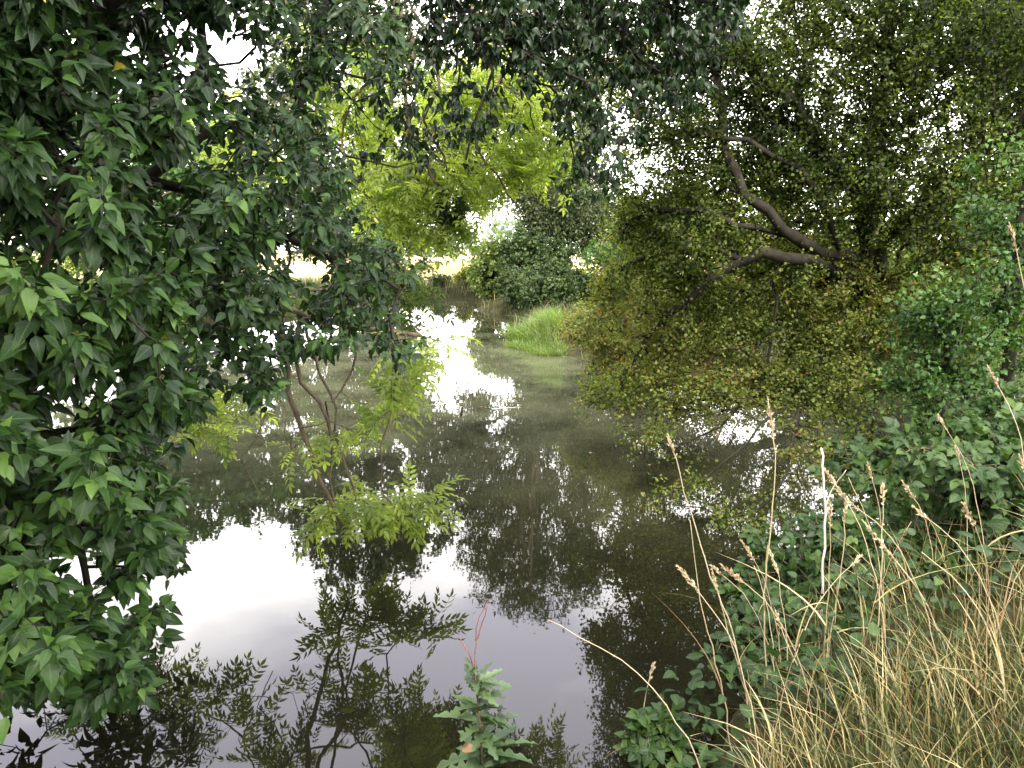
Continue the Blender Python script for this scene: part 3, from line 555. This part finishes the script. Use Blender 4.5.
simple('sycamore_tree', 'leafy young tree far left behind the ivy', (-9.5, 7.0), 4.2, [((0, 0, 2.4), (1.8, 1.8, 1.2), 200), ((.8, 0, 3.3), (1.4, 1.5, 1.0), 160)], 65, M_bush, m=14, L=.5, size=(.07, .11), stems=2, r=.1, scat=.09)
simple('shrub', 'yellow-green bush behind the hawthorn limb on the right bank', (7., 13.2), 3.2, [((0, 0, 1.3), (1.8, 1.2, 1.2), 260), ((1.6, .4, 1.8), (1.6, 1.2, 1.3), 200), ((-1.5, -.2, 1.), (1.2, 1, .9), 120)], 67, M_lime, m=14, L=.3, size=(.05, .09), stems=4, r=.04, cat='shrub', step=.3, scat=.06, crown='foliage', trunkname='stem')
simple('oak_tree', 'tall dark tree behind the hawthorns at the upper right', (9.5, 12.5), 8, [((0, 0, 4.5), (2.2, 2, 2), 260), ((-1.6, 0, 5.6), (1.8, 1.6, 1.5), 180), ((1, 0, 6.6), (2.2, 2, 1.6), 200)], 69, M_dark, m=14, L=.5, size=(.07, .12), stems=2, r=.16, scat=.09)
# unseen trees added behind the viewer to shade the near foliage
simple('shade_elm', 'unseen broad elm added for shade on the near bank behind the viewpoint, left', (-5.5, -5.5), 9, [((0, 0, 5), (3.4, 2.6, 3.2), 300), ((2.5, 0, 6.5), (2.4, 2.4, 2.4), 220), ((0, .5, 1.8), (3.2, 2, 1.6), 220)], 201, M_bush, m=14, L=.6, size=(.14, .22), stems=2, r=.18, scat=.12)
simple('shade_elm', 'unseen tall elm added for shade on the near bank directly behind the viewpoint', (-.5, -7.5), 10, [((0, 0, 5.5), (3.2, 2.4, 3.4), 320), ((1.5, 0, 8), (2.4, 2.2, 2), 200), ((0, .5, 1.8), (3.2, 2, 1.6), 220)], 203, M_bush, m=14, L=.6, size=(.14, .22), stems=2, r=.18, scat=.12)
simple('shade_elm', 'unseen elm added for shade on the near bank to the left of the ivy tree', (-9, 0), 8, [((0, 0, 4.5), (2.4, 3.2, 3), 300), ((1.2, 0, 6.5), (2.2, 2.6, 2), 200), ((0, .5, 1.6), (2, 3, 1.5), 200)], 205, M_bush, m=14, L=.6, size=(.14, .22), stems=2, r=.18, scat=.12)
# low growth on the far edge of the water
for q, (x, y, h, r_, lm, lab) in enumerate([(-2.0, 31.4, .8, .5, M_haw2, 'small rusty dead-looking bush at the far water edge below the meadow'), (-1.2, 30.6, 1.0, .6, M_haw2, 'bigger brown-green bush at the far water edge, nearest the lime bush'),
                                            (-3.0, 31.8, .5, .5, M_dark, 'low green tussock at the far water edge under the sunlit meadow')]):
    simple('shrub', lab, (x, y), h, [((0, 0, h*.45), (r_, r_, h*.5), 70)], 71+q*2, lm, m=12, L=.2, size=(.05, .09), stems=2, r=.015, cat='shrub', step=.2, scat=.05, group='low bushes on the far edge', crown='foliage', trunkname='stem')
# far-off wood beyond the meadow
rng = np.random.default_rng(81); mb = MB(); n = 26
for q in range(n):
    x = -95+q*7.6+rng.normal(0, 2); y = 150+rng.normal(0, 14); h = rng.uniform(5, 9)*(1 if q % 3 else 1.25); m_ = 420
    d = unit(rng, m_); p = np.array([x, y, h*.5])+d*(rng.random((m_, 1))**.4)*[5., 4, h*.55]; p = p[p[:, 2] > .3]
    put(mb, SMALL, p, unit(rng, len(p)), unit(rng, len(p))+[0, 0, .6], rng.uniform(.6, 1.2, len(p)), np.clip(rng.normal(rng.uniform(.3, .7), .2, len(p)), 0, 1))
o = mb.build('distant_wood', M_far); tag(o, 'pale distant line of trees beyond the golden meadow', 'wood', kind='stuff')

# ------------------------------------------------------------------ grasses
def blades(mb, base, h, lean, width, rng, tint, rows=5, curl=.5):
    n = len(base); t = np.linspace(0, 1, rows)[None, :, None]
    ld = nrm(np.concatenate([lean, np.zeros((n, 1))], 1)); lm = np.linalg.norm(lean, axis=1)[:, None, None]
    up = np.array([0, 0, 1.]); H = h[:, None, None]
    c = base[:, None]+H*(t*up*(1-.28*np.minimum(lm, 1.6)*t)+ld[:, None]*lm*(t*.35+curl*t**2.2))
    sd = nrm(np.cross(ld, up)+rng.normal(0, .6, (n, 3)))[:, None]
    wv = width[:, None, None]*np.clip(1.05-t**1.6, .04, 1)*.5
    V = np.stack([c-sd*wv, c+sd*wv], 2).reshape(-1, 3)
    k = np.arange(n)[:, None]*rows*2+np.arange(rows-1)[None]*2
    q = np.stack([k, k+1, k+3, k+2], -1).reshape(-1, 4)
    mb.add(V, q, np.full(len(q), 4), np.repeat(tint, rows*2))
rng = np.random.default_rng(91); mb = MB()
n = 44000; x = rng.uniform(.1, 4.6, n); y = rng.uniform(.9, 4.6, n); d = sdist(x, y)
ok = (d > .02) & (x > .5+.3*(y-1.2)) & (rng.random(n) < np.where(y-.3*x < 1.9, 1., .22)); x, y = x[ok], y[ok]; n = len(x)
bz = np.stack([x, y, gz(x, y)-.02], 1)
pat = .5+.5*np.sin(x*2.1+.7)*np.cos(y*2.7+x)
h = rng.uniform(.16, .42, n)*(.75+.4*pat); lean = rng.normal(0, .42, (n, 2))+[-.32, -.1]; gr_ = rng.random(n) < .66-.25*pat
h = np.where(gr_, h*.8, h)*(.55+.45*sst(.5, 1.3, x)); blades(mb, bz, h, lean, np.where(gr_, rng.uniform(.004, .009, n), rng.uniform(.003, .006, n)), rng, np.clip(np.where(gr_, rng.normal(.14, .15, n), rng.normal(.68, .17, n)), 0, 1))
o = mb.build('tall_grass', M_grass, smooth=False); tag(o, 'tangled dry straw-coloured grass on the near right bank', 'grass', kind='stuff')
mb = MB(); n = 2600; x = rng.uniform(-3.5, .6, n); y = rng.uniform(-.6, 2.4, n); ok = sdist(x, y) > .03; x, y = x[ok], y[ok]; n = len(x)
blades(mb, np.stack([x, y, gz(x, y)-.02], 1), rng.uniform(.05, .16, n), rng.normal(0, .4, (n, 2)), rng.uniform(.003, .006, n), rng, np.clip(rng.normal(.3, .2, n), 0, 1))
o = mb.build('short_grass', M_grass, smooth=False); tag(o, 'short grass on the near bank at the water edge', 'grass', kind='stuff')
# bright reeds and meadow edge
mb = MB(); n = 9000; x = rng.uniform(-.3, 1.0, n); y = rng.uniform(13.4, 17., n); d = sdist(x, y); ok = (d > -.3+.12*np.sin(y*5)) & (d < .8) & (rng.random(n) < .6+.4*np.sin(x*5+y*4)); x, y = x[ok], y[ok]; n = len(x)
blades(mb, np.stack([x, y, np.maximum(gz(x, y), -.05)], 1), rng.uniform(.2, .55, n)*(.8+.3*np.sin(x*4+y*2)), rng.normal(0, .5, (n, 2))+[-.3, -.2], rng.uniform(.009, .018, n), rng, np.clip(rng.normal(.5, .22, n), 0, 1))
o = mb.build('reed_bed', M_reed, smooth=False); tag(o, 'patch of bright green reeds on the right bank before the willow', 'reeds', kind='stuff')
mb = MB(); n = 9000; x = rng.uniform(-9, 4, n); y = 30+rng.random(n)**1.6*30; ok = sdist(x, y) > .1; x, y = x[ok], y[ok]; n = len(x)
blades(mb, np.stack([x, y, gz(x, y)], 1), rng.uniform(.25, .6, n), rng.normal(0, .3, (n, 2)), rng.uniform(.02, .05, n), rng, np.clip(rng.normal(np.where(y < 32.5, .3, .72), .15, n), 0, 1), rows=3)
o = mb.build('meadow_grass', M_grass, smooth=False); tag(o, 'golden dry meadow grass beyond the far water edge', 'grass', kind='stuff')
mb = MB(); n = 26000; x = rng.uniform(-9, 6, n); y = rng.uniform(4.5, 31, n); d = sdist(x, y); ok = (d > -.05) & (d < 1.6); x, y = x[ok], y[ok]; n = len(x)
blades(mb, np.stack([x, y, gz(x, y)], 1), rng.uniform(.15, .4, n), rng.normal(0, .4, (n, 2)), rng.uniform(.008, .016, n), rng, np.clip(rng.normal(.25, .2, n), 0, 1), rows=3)
o = mb.build('bank_grass', M_grass, smooth=False); tag(o, 'rough grass along the edges of the pond', 'grass', kind='stuff')

mb = MB(); n = 15000; x = rng.uniform(.5, 5.5, n); y = rng.uniform(1.8, 8.5, n); d = sdist(x, y); ok = (d > -.12) & (d < 1.7) & (y > 1.95+.3*x); x, y = x[ok], y[ok]; n = len(x)
hh = (rng.random(n)**1.5)*(.22+.2*np.sin(x*3.1+y*2.3)**2)+.02
put(mb, OVATE, np.stack([x, y, np.maximum(gz(x, y), 0)+hh], 1), np.concatenate([rng.normal(0, 1, (n, 2)), rng.normal(-.1, .3, (n, 1))], 1), rng.normal(0, .4, (n, 3))+[0, -.3, .8], rng.uniform(.03, .065, n), np.clip(rng.normal(.3, .2, n), 0, 1))
o = mb.build('undergrowth', M_bramble); tag(o, 'low dark leafy undergrowth covering the right bank under the brambles', 'ground cover', kind='stuff')
# single tall stalks with seed heads
def stalk(pts, r, head, label, tint=.6, seed=0, leaf=True, group='tall dry grass stalks on the right bank'):
    rg = np.random.default_rng(seed); p = smooth_path(pts, .06, .002, rg); T = thing('grass_stalk', p[0], label, 'grass stalk', group)
    mb = MB(); tube(mb, p, np.linspace(r, r*.45, len(p)), 4, tint); mb.build('stem', M_straw, T)
    if head:
        L = np.r_[0, np.cumsum(np.linalg.norm(np.diff(p, axis=0), axis=1))]; n = int(60*head/.12)
        u = L[-1]-rg.random(n)*head; q = np.stack([np.interp(u, L, p[:, a]) for a in range(3)], 1)
        ax_ = nrm(p[-1]-p[-3]); d = ax_*1.3+rg.normal(0, .42, (n, 3)); w_ = np.sin(np.clip((L[-1]-u)/head, .03, 1)*2.9)*.6+.4
        mb = MB(); put(mb, small_tpl(.4, .3), q, d, unit(rg, n), rg.uniform(.014, .024, n)*w_, np.clip(rg.normal(tint, .2, n), 0, 1)); mb.build('seed_head', M_straw, T, smooth=False)
    if leaf:
        for k in rg.integers(len(p)//5, len(p)//2, 2):
            mb = MB(); blades(mb, p[[k]], rg.uniform(.15, .3, 1), rg.normal(0, .9, (1, 2)), np.full(1, .007), rg, rg.uniform(.6, 1, 1), rows=7); mb.build('dry_leaf', M_grass, T, smooth=False)
def foot(px, py, Y_):
    p = P(px, py, Y_); p[2] = float(gz(p[0], p[1])); return p
ST = [((770, 690, 2.75), [(764, 600), (775, 480), (768, 398)], .0042, .17, 'tallest straw stalk with a long pale seed head, in front of the hawthorn'),
      ((752, 720, 2.6), [(735, 640), (705, 560), (668, 434)], .0036, .1, 'long thin stalk leaning left across the dark reflection'),
      ((826, 700, 2.8), [(830, 640), (842, 560), (846, 496)], .0036, .12, 'straw stalk with a narrow seed head between the brambles and the dark water'),
      ((1035, 640, 2.6), [(1030, 520), (1018, 430), (988, 366)], .0034, .09, 'thin arching stalk crossing the right edge above the brambles'),
      ((1060, 640, 2.4), [(1050, 480), (1030, 320), (1009, 222)], .004, .1, 'highest pale stalk at the right edge, level with the hawthorn limb'),
      ((985, 740, 2.5), [(960, 680), (925, 600), (862, 520)], .0036, .2, 'leaning stalk with an open feathery seed head in front of the brambles'),
      ((760, 740, 2.5), [(745, 690), (725, 620), (712, 570)], .003, .09, 'short stalk with a drooping seed head left of the tallest stalk'),
      ((640, 760, 2.5), [(642, 730), (646, 690), (655, 662)], .003, .08, 'small stalk with a plump seed head, nearest the open water'),
      ((735, 745, 2.4), [(722, 690), (700, 600), (690, 520)], .003, 0, 'bare straw stem standing left of the seeding stalks'),
      ((838, 735, 2.5), [(815, 690), (790, 650), (776, 612)], .003, .08, 'bowed stalk with its seed head dipping towards the water')]
for q, (f_, pts, r_, hd, lab) in enumerate(ST):
    Yd = f_[2]; stalk([foot(*f_)]+[P(a_, b_, Yd) for a_, b_ in pts], r_, hd, lab, .55+.3*(q % 2), 100+q)
rg = np.random.default_rng(99)
for q in range(26):
    px = rg.uniform(690, 1020); Yd = rg.uniform(1.9, 2.9); b0 = P(px, 700, Yd); b0[2] = float(gz(b0[0], b0[1]))
    if sdist(b0[0], b0[1]) < .05: continue
    h_ = rg.uniform(.5, .8); l_ = rg.normal(-.12, .22); m_ = rg.normal(0, .1)
    stalk([b0, b0+[l_*.2, m_*.2, h_*.4], b0+[l_*.55, m_*.6, h_*.75], b0+[l_*1.1, m_, h_]], .0024, rg.choice([0, .07, .11]), 'thin straw stalk rising out of the tangled dry grass', rg.uniform(.3, .9), 130+q, leaf=q % 2 == 0, group='thin stalks in the dry grass')
# pale dead stem
T = thing('dead_stem', foot(822, 640, 3.2), 'pale grey dead stem with a side twig, standing before the brambles', 'stem')
mb = MB(); tube(mb, smooth_path([foot(822, 640, 3.2), P(822, 580, 3.2), P(825, 520, 3.2), P(821, 448, 3.2)], .05, .003), np.linspace(.006, .003, 50)[:len(smooth_path([foot(822, 640, 3.2), P(822, 580, 3.2), P(825, 520, 3.2), P(821, 448, 3.2)], .05))], 5); mb.build('stem', M_greystem, T)
mb = MB(); pp = smooth_path([P(826, 505, 3.2), P(832, 490, 3.2), P(846, 470, 3.15)], .03, .002); tube(mb, pp, np.linspace(.004, .002, len(pp)), 4); mb.build('twig', M_greystem, T)

# ------------------------------------------------------------------ brambles
def bramble(base, targets, label, seed, arcs, size=(.075, .125), tb=.42, name='bramble'):
    rg = np.random.default_rng(seed); T = thing(name, base, label, 'bramble', 'brambles on the right bank')
    paths = [([base, *a_], .006, .003) for a_ in arcs]
    G = grow(paths, targets, rg, step=.1, k=.25, tip=.0016, e=2.6, jit=.25, bow=.08)
    mb = MB(); wood(mb, G, rg); mb.build('cane', M_cane, T)
    mb = MB(); tips = G[0][G[3]]; n = len(tips)
    for rep in range(3):
        d = G[4]*.4+rg.normal(0, .7, (n, 3))+[0, -.25, -.1]; z = rg.normal(0, .35, (n, 3))+[0, -.45, .8]
        put(mb, TRI, tips-G[4]*.05*rep+rg.normal(0, .02, (n, 3)), d, z, rg.uniform(*size, n), np.clip(rg.normal(tb, .2, n), 0, 1))
    mb.build('foliage', M_bramble, T)
rg = np.random.default_rng(111); _b = blobs
def blobs(r_, l_): return _b(r_, l_, f_=1.7)
bramble(foot(990, 640, 3.5), blobs(rg, [W(960, 470, 3.4, .35, .35, .22, 60), W(1010, 520, 3.3, .3, .35, .25, 50), W(1060, 460, 3.4, .3, .3, .35, 40)]), 'bramble with fresh green leaves in the lit upper part of the right bank', 112, [[P(990, 540, 3.5), P(960, 460, 3.4), P(910, 450, 3.4)], [P(1010, 540, 3.5), P(1030, 440, 3.4)]], tb=.5)
bramble(foot(890, 660, 3.7), blobs(rg, [W(890, 560, 3.5, .32, .35, .22, 60), W(940, 600, 3.2, .3, .3, .2, 40), W(860, 620, 3.4, .25, .3, .18, 34)]), 'bramble just behind the dry grass, between the pale dead stem and the right edge', 114, [[P(890, 600, 3.7), P(880, 540, 3.5)], [P(900, 600, 3.6), P(940, 580, 3.3)]], tb=.52)
bramble(foot(800, 650, 4.0), blobs(rg, [W(800, 560, 3.9, .3, .3, .25, 45), W(880, 640, 3.0, .25, .25, .14, 30), W(740, 660, 3.2, .2, .25, .12, 22), W(770, 620, 3.6, .25, .3, .2, 36), W(820, 640, 3.4, .25, .3, .15, 30), W(735, 600, 3.9, .2, .2, .15, 16), W(840, 530, 4.0, .25, .3, .2, 34)]), 'shaded bramble hanging at the water edge below the hawthorn', 116, [[P(800, 600, 4.0), P(780, 570, 3.9), P(740, 600, 3.8)], [P(820, 600, 3.9), P(850, 540, 3.9)]], size=(.07, .12), tb=.35)  # darker leaf tint paints in the shade below the hawthorn
bramble(foot(660, 800, 2.3), blobs(rg, [W(665, 735, 2.35, .12, .12, .07, 13), W(640, 745, 2.4, .07, .1, .06, 7)]), 'small bramble sprig at the foot of the bank, beside the open water', 118, [[P(660, 750, 2.35), P(650, 735, 2.35)]], size=(.07, .11), tb=.55)
bramble(foot(930, 560, 4.3), blobs(rg, [W(880, 470, 4.3, .35, .3, .25, 50), W(960, 440, 4.0, .3, .3, .2, 40), W(1020, 430, 3.9, .35, .3, .25, 40)]), 'bramble climbing under the green shrub at the right', 120, [[P(930, 500, 4.3), P(880, 470, 4.3)], [P(960, 470, 4.1), P(1000, 430, 4.)]], size=(.07, .12), tb=.45)

# ------------------------------------------------------------------ thistle with a dry red stem, water edge
rg = np.random.default_rng(121); tb_ = foot(482, 790, 2.34); tb_[2] = max(tb_[2], -.02)
T = thing('thistle', tb_, 'bushy blue-green thistle with spiky lobed leaves at the bottom of the view', 'thistle')
top = P(474, 668, 2.34)
mb = MB(); st = smooth_path([tb_, (tb_+top)/2+[.01, 0, 0], top], .04); tube(mb, st, np.linspace(.007, .003, len(st)), 6); mb.build('stem', M_cane, T)
prof = [(t, (.3+.7*abs(math.sin(4.5*math.pi*t)))*(1.12-t)**.5*min(1, t*4+.2)) for t in np.linspace(.05, .95, 19)]
LOBED = leaf_tpl(.21, prof, .55, .28)
n = 64; u = np.sort(rg.random(n)**.85); q = np.stack([np.interp(u, np.linspace(0, 1, len(st)), st[:, a]) for a in range(3)], 1)
ph = rg.uniform(0, 6.3, n); d = np.stack([np.cos(ph), np.sin(ph), .2+.55*u+rg.normal(0, .3, n)], 1)
mb = MB(); put(mb, LOBED, q, d, np.array([0, 0, 1.])+rg.normal(0, .25, (n, 3)), (.2-.13*u)*rg.uniform(.6, 1.3, n), np.clip(rg.normal(.5, .2, n), 0, 1)); mb.build('foliage', M_thistle, T)
mb = MB()
for pts in ([(474, 680), (476, 650), (478, 620), (492, 598)], [(475, 668), (470, 655), (460, 638)], [(477, 640), (484, 618), (489, 604)]):
    s_ = smooth_path([P(a_, b_, 2.34) for a_, b_ in pts], .02, .0015); tube(mb, s_, np.linspace(.003, .0012, len(s_)), 4)
mb.build('dry_stem', M_redstem, T)
mb = MB(); put(mb, OVATE, [P(462, 748, 2.25)], np.array([[.9, -.3, .2]]), np.array([[0, -.5, 1.]]), [.05], np.array([.3])); mb.build('withered_leaf', M_deadleaf, T)

# bits on the water
rg = np.random.default_rng(140); n = 80; x = rg.uniform(-5, 3.4, n); y = rg.uniform(6., 18, n); ok = sdist(x, y) < -.1; x, y = x[ok], y[ok]; n = len(x); mb = MB()
put(mb, SMALL, np.stack([x, y, np.full(n, .004)], 1), np.concatenate([rg.normal(0, 1, (n, 2)), np.zeros((n, 1))], 1), np.tile([0, 0, 1.], (n, 1))+rg.normal(0, .08, (n, 3)), rg.uniform(.025, .05, n), rg.random(n))
o = mb.build('floating_leaves', M_deadleaf); tag(o, 'scattered fallen leaves floating on the pond', 'leaves', kind='stuff')
def stick(name, pts, r, lab, cat, m):
    s_ = smooth_path(pts, .03, .003); T = MB(); tube(T, s_, np.linspace(r, r*.4, len(s_)), 5); o = T.build(name, m); tag(o, lab, cat); return o
c = P(461, 418, 8.45)
stick('stick', [(c[0]-.01, c[1], -.06), (c[0], c[1], .03), (c[0]+.02, c[1], .11)], .022, 'short dark stick poking up out of the open water', 'stick', M_bark)
c = P(505, 411, 8.9)
stick('floating_twig', [(c[0]-.16, c[1]-.05, .002), (c[0], c[1], .006), (c[0]+.16, c[1]+.03, .002)], .008, 'pale twig floating flat on the middle of the pond', 'twig', M_greystem)

# ------------------------------------------------------------------ sky and sun
SUN_EL, SUN_AZ = 52, 188          # azimuth clockwise from +Y
wd = bpy.data.worlds.new('World'); S.world = wd; wd.use_nodes = True; nt = wd.node_tree; nt.nodes.clear(); K = nt.links.new
def N(t, **kw):
    n = nt.nodes.new(t)
    for k, v in kw.items():
        if k.startswith('i_'): n.inputs[k[2:].replace('_', ' ')].default_value = v
        else: setattr(n, k, v)
    return n
sky = N('ShaderNodeTexSky', sky_type='NISHITA', sun_disc=False, sun_elevation=R(SUN_EL), sun_rotation=R(SUN_AZ))
tc = N('ShaderNodeTexCoord'); sp = N('ShaderNodeSeparateXYZ'); K(tc.outputs['Generated'], sp.inputs[0])
az = N('ShaderNodeMath', operation='ADD'); K(sp.outputs[2], az.inputs[0]); az.inputs[1].default_value = .25
dv = N('ShaderNodeVectorMath', operation='DIVIDE'); K(tc.outputs['Generated'], dv.inputs[0]); cb = N('ShaderNodeCombineXYZ')
for k_ in range(3): K(az.outputs[0], cb.inputs[k_])
K(cb.outputs[0], dv.inputs[1])
cn = N('ShaderNodeTexNoise', i_Scale=2.6, i_Detail=6., i_Roughness=.5); K(dv.outputs[0], cn.inputs['Vector'])
hz = N('ShaderNodeMapRange', i_From_Min=.38, i_From_Max=.50, i_To_Min=-.3, i_To_Max=.14); K(sp.outputs[2], hz.inputs['Value'])
ad = N('ShaderNodeMath', operation='ADD'); K(cn.outputs['Fac'], ad.inputs[0]); K(hz.outputs[0], ad.inputs[1])
cr = nt.nodes.new('ShaderNodeValToRGB'); e = cr.color_ramp.elements; e[0].position = .3; e[0].color = (1, .97, .94, 1); e[1].position = .62; e[1].color = (.48, .46, .53, 1)
K(ad.outputs[0], cr.inputs[0])
cs = N('ShaderNodeVectorMath', operation='SCALE'); K(cr.outputs[0], cs.inputs[0]); cs.inputs['Scale'].default_value = 30.
mx = N('ShaderNodeMix', data_type='RGBA'); mx.inputs['Factor'].default_value = .9; K(sky.outputs[0], mx.inputs['A']); K(cs.outputs[0], mx.inputs['B'])
bg = N('ShaderNodeBackground', i_Strength=.1); K(mx.outputs['Result'], bg.inputs[0]); wo = N('ShaderNodeOutputWorld'); K(bg.outputs[0], wo.inputs[0])
sl = bpy.data.lights.new('sun', 'SUN'); sl.energy = 2.6; sl.angle = R(6); sl.color = (1, .94, .84); so = bpy.data.objects.new('sun', sl); COL.objects.link(so)
so.rotation_euler = (R(90-SUN_EL), 0, R(180-SUN_AZ)); so.location = (0, -5, 12)

vs = S.view_settings; vs.view_transform = 'Standard'; vs.look = 'None'; vs.exposure = 2.0; vs.gamma = 1; vs.use_curve_mapping = False
S.render.engine = 'CYCLES'; c_ = S.cycles; c_.max_bounces = 6; c_.diffuse_bounces = 3; c_.glossy_bounces = 3; c_.transmission_bounces = 3; c_.use_denoising = True; c_.caustics_reflective = False; c_.caustics_refractive = False
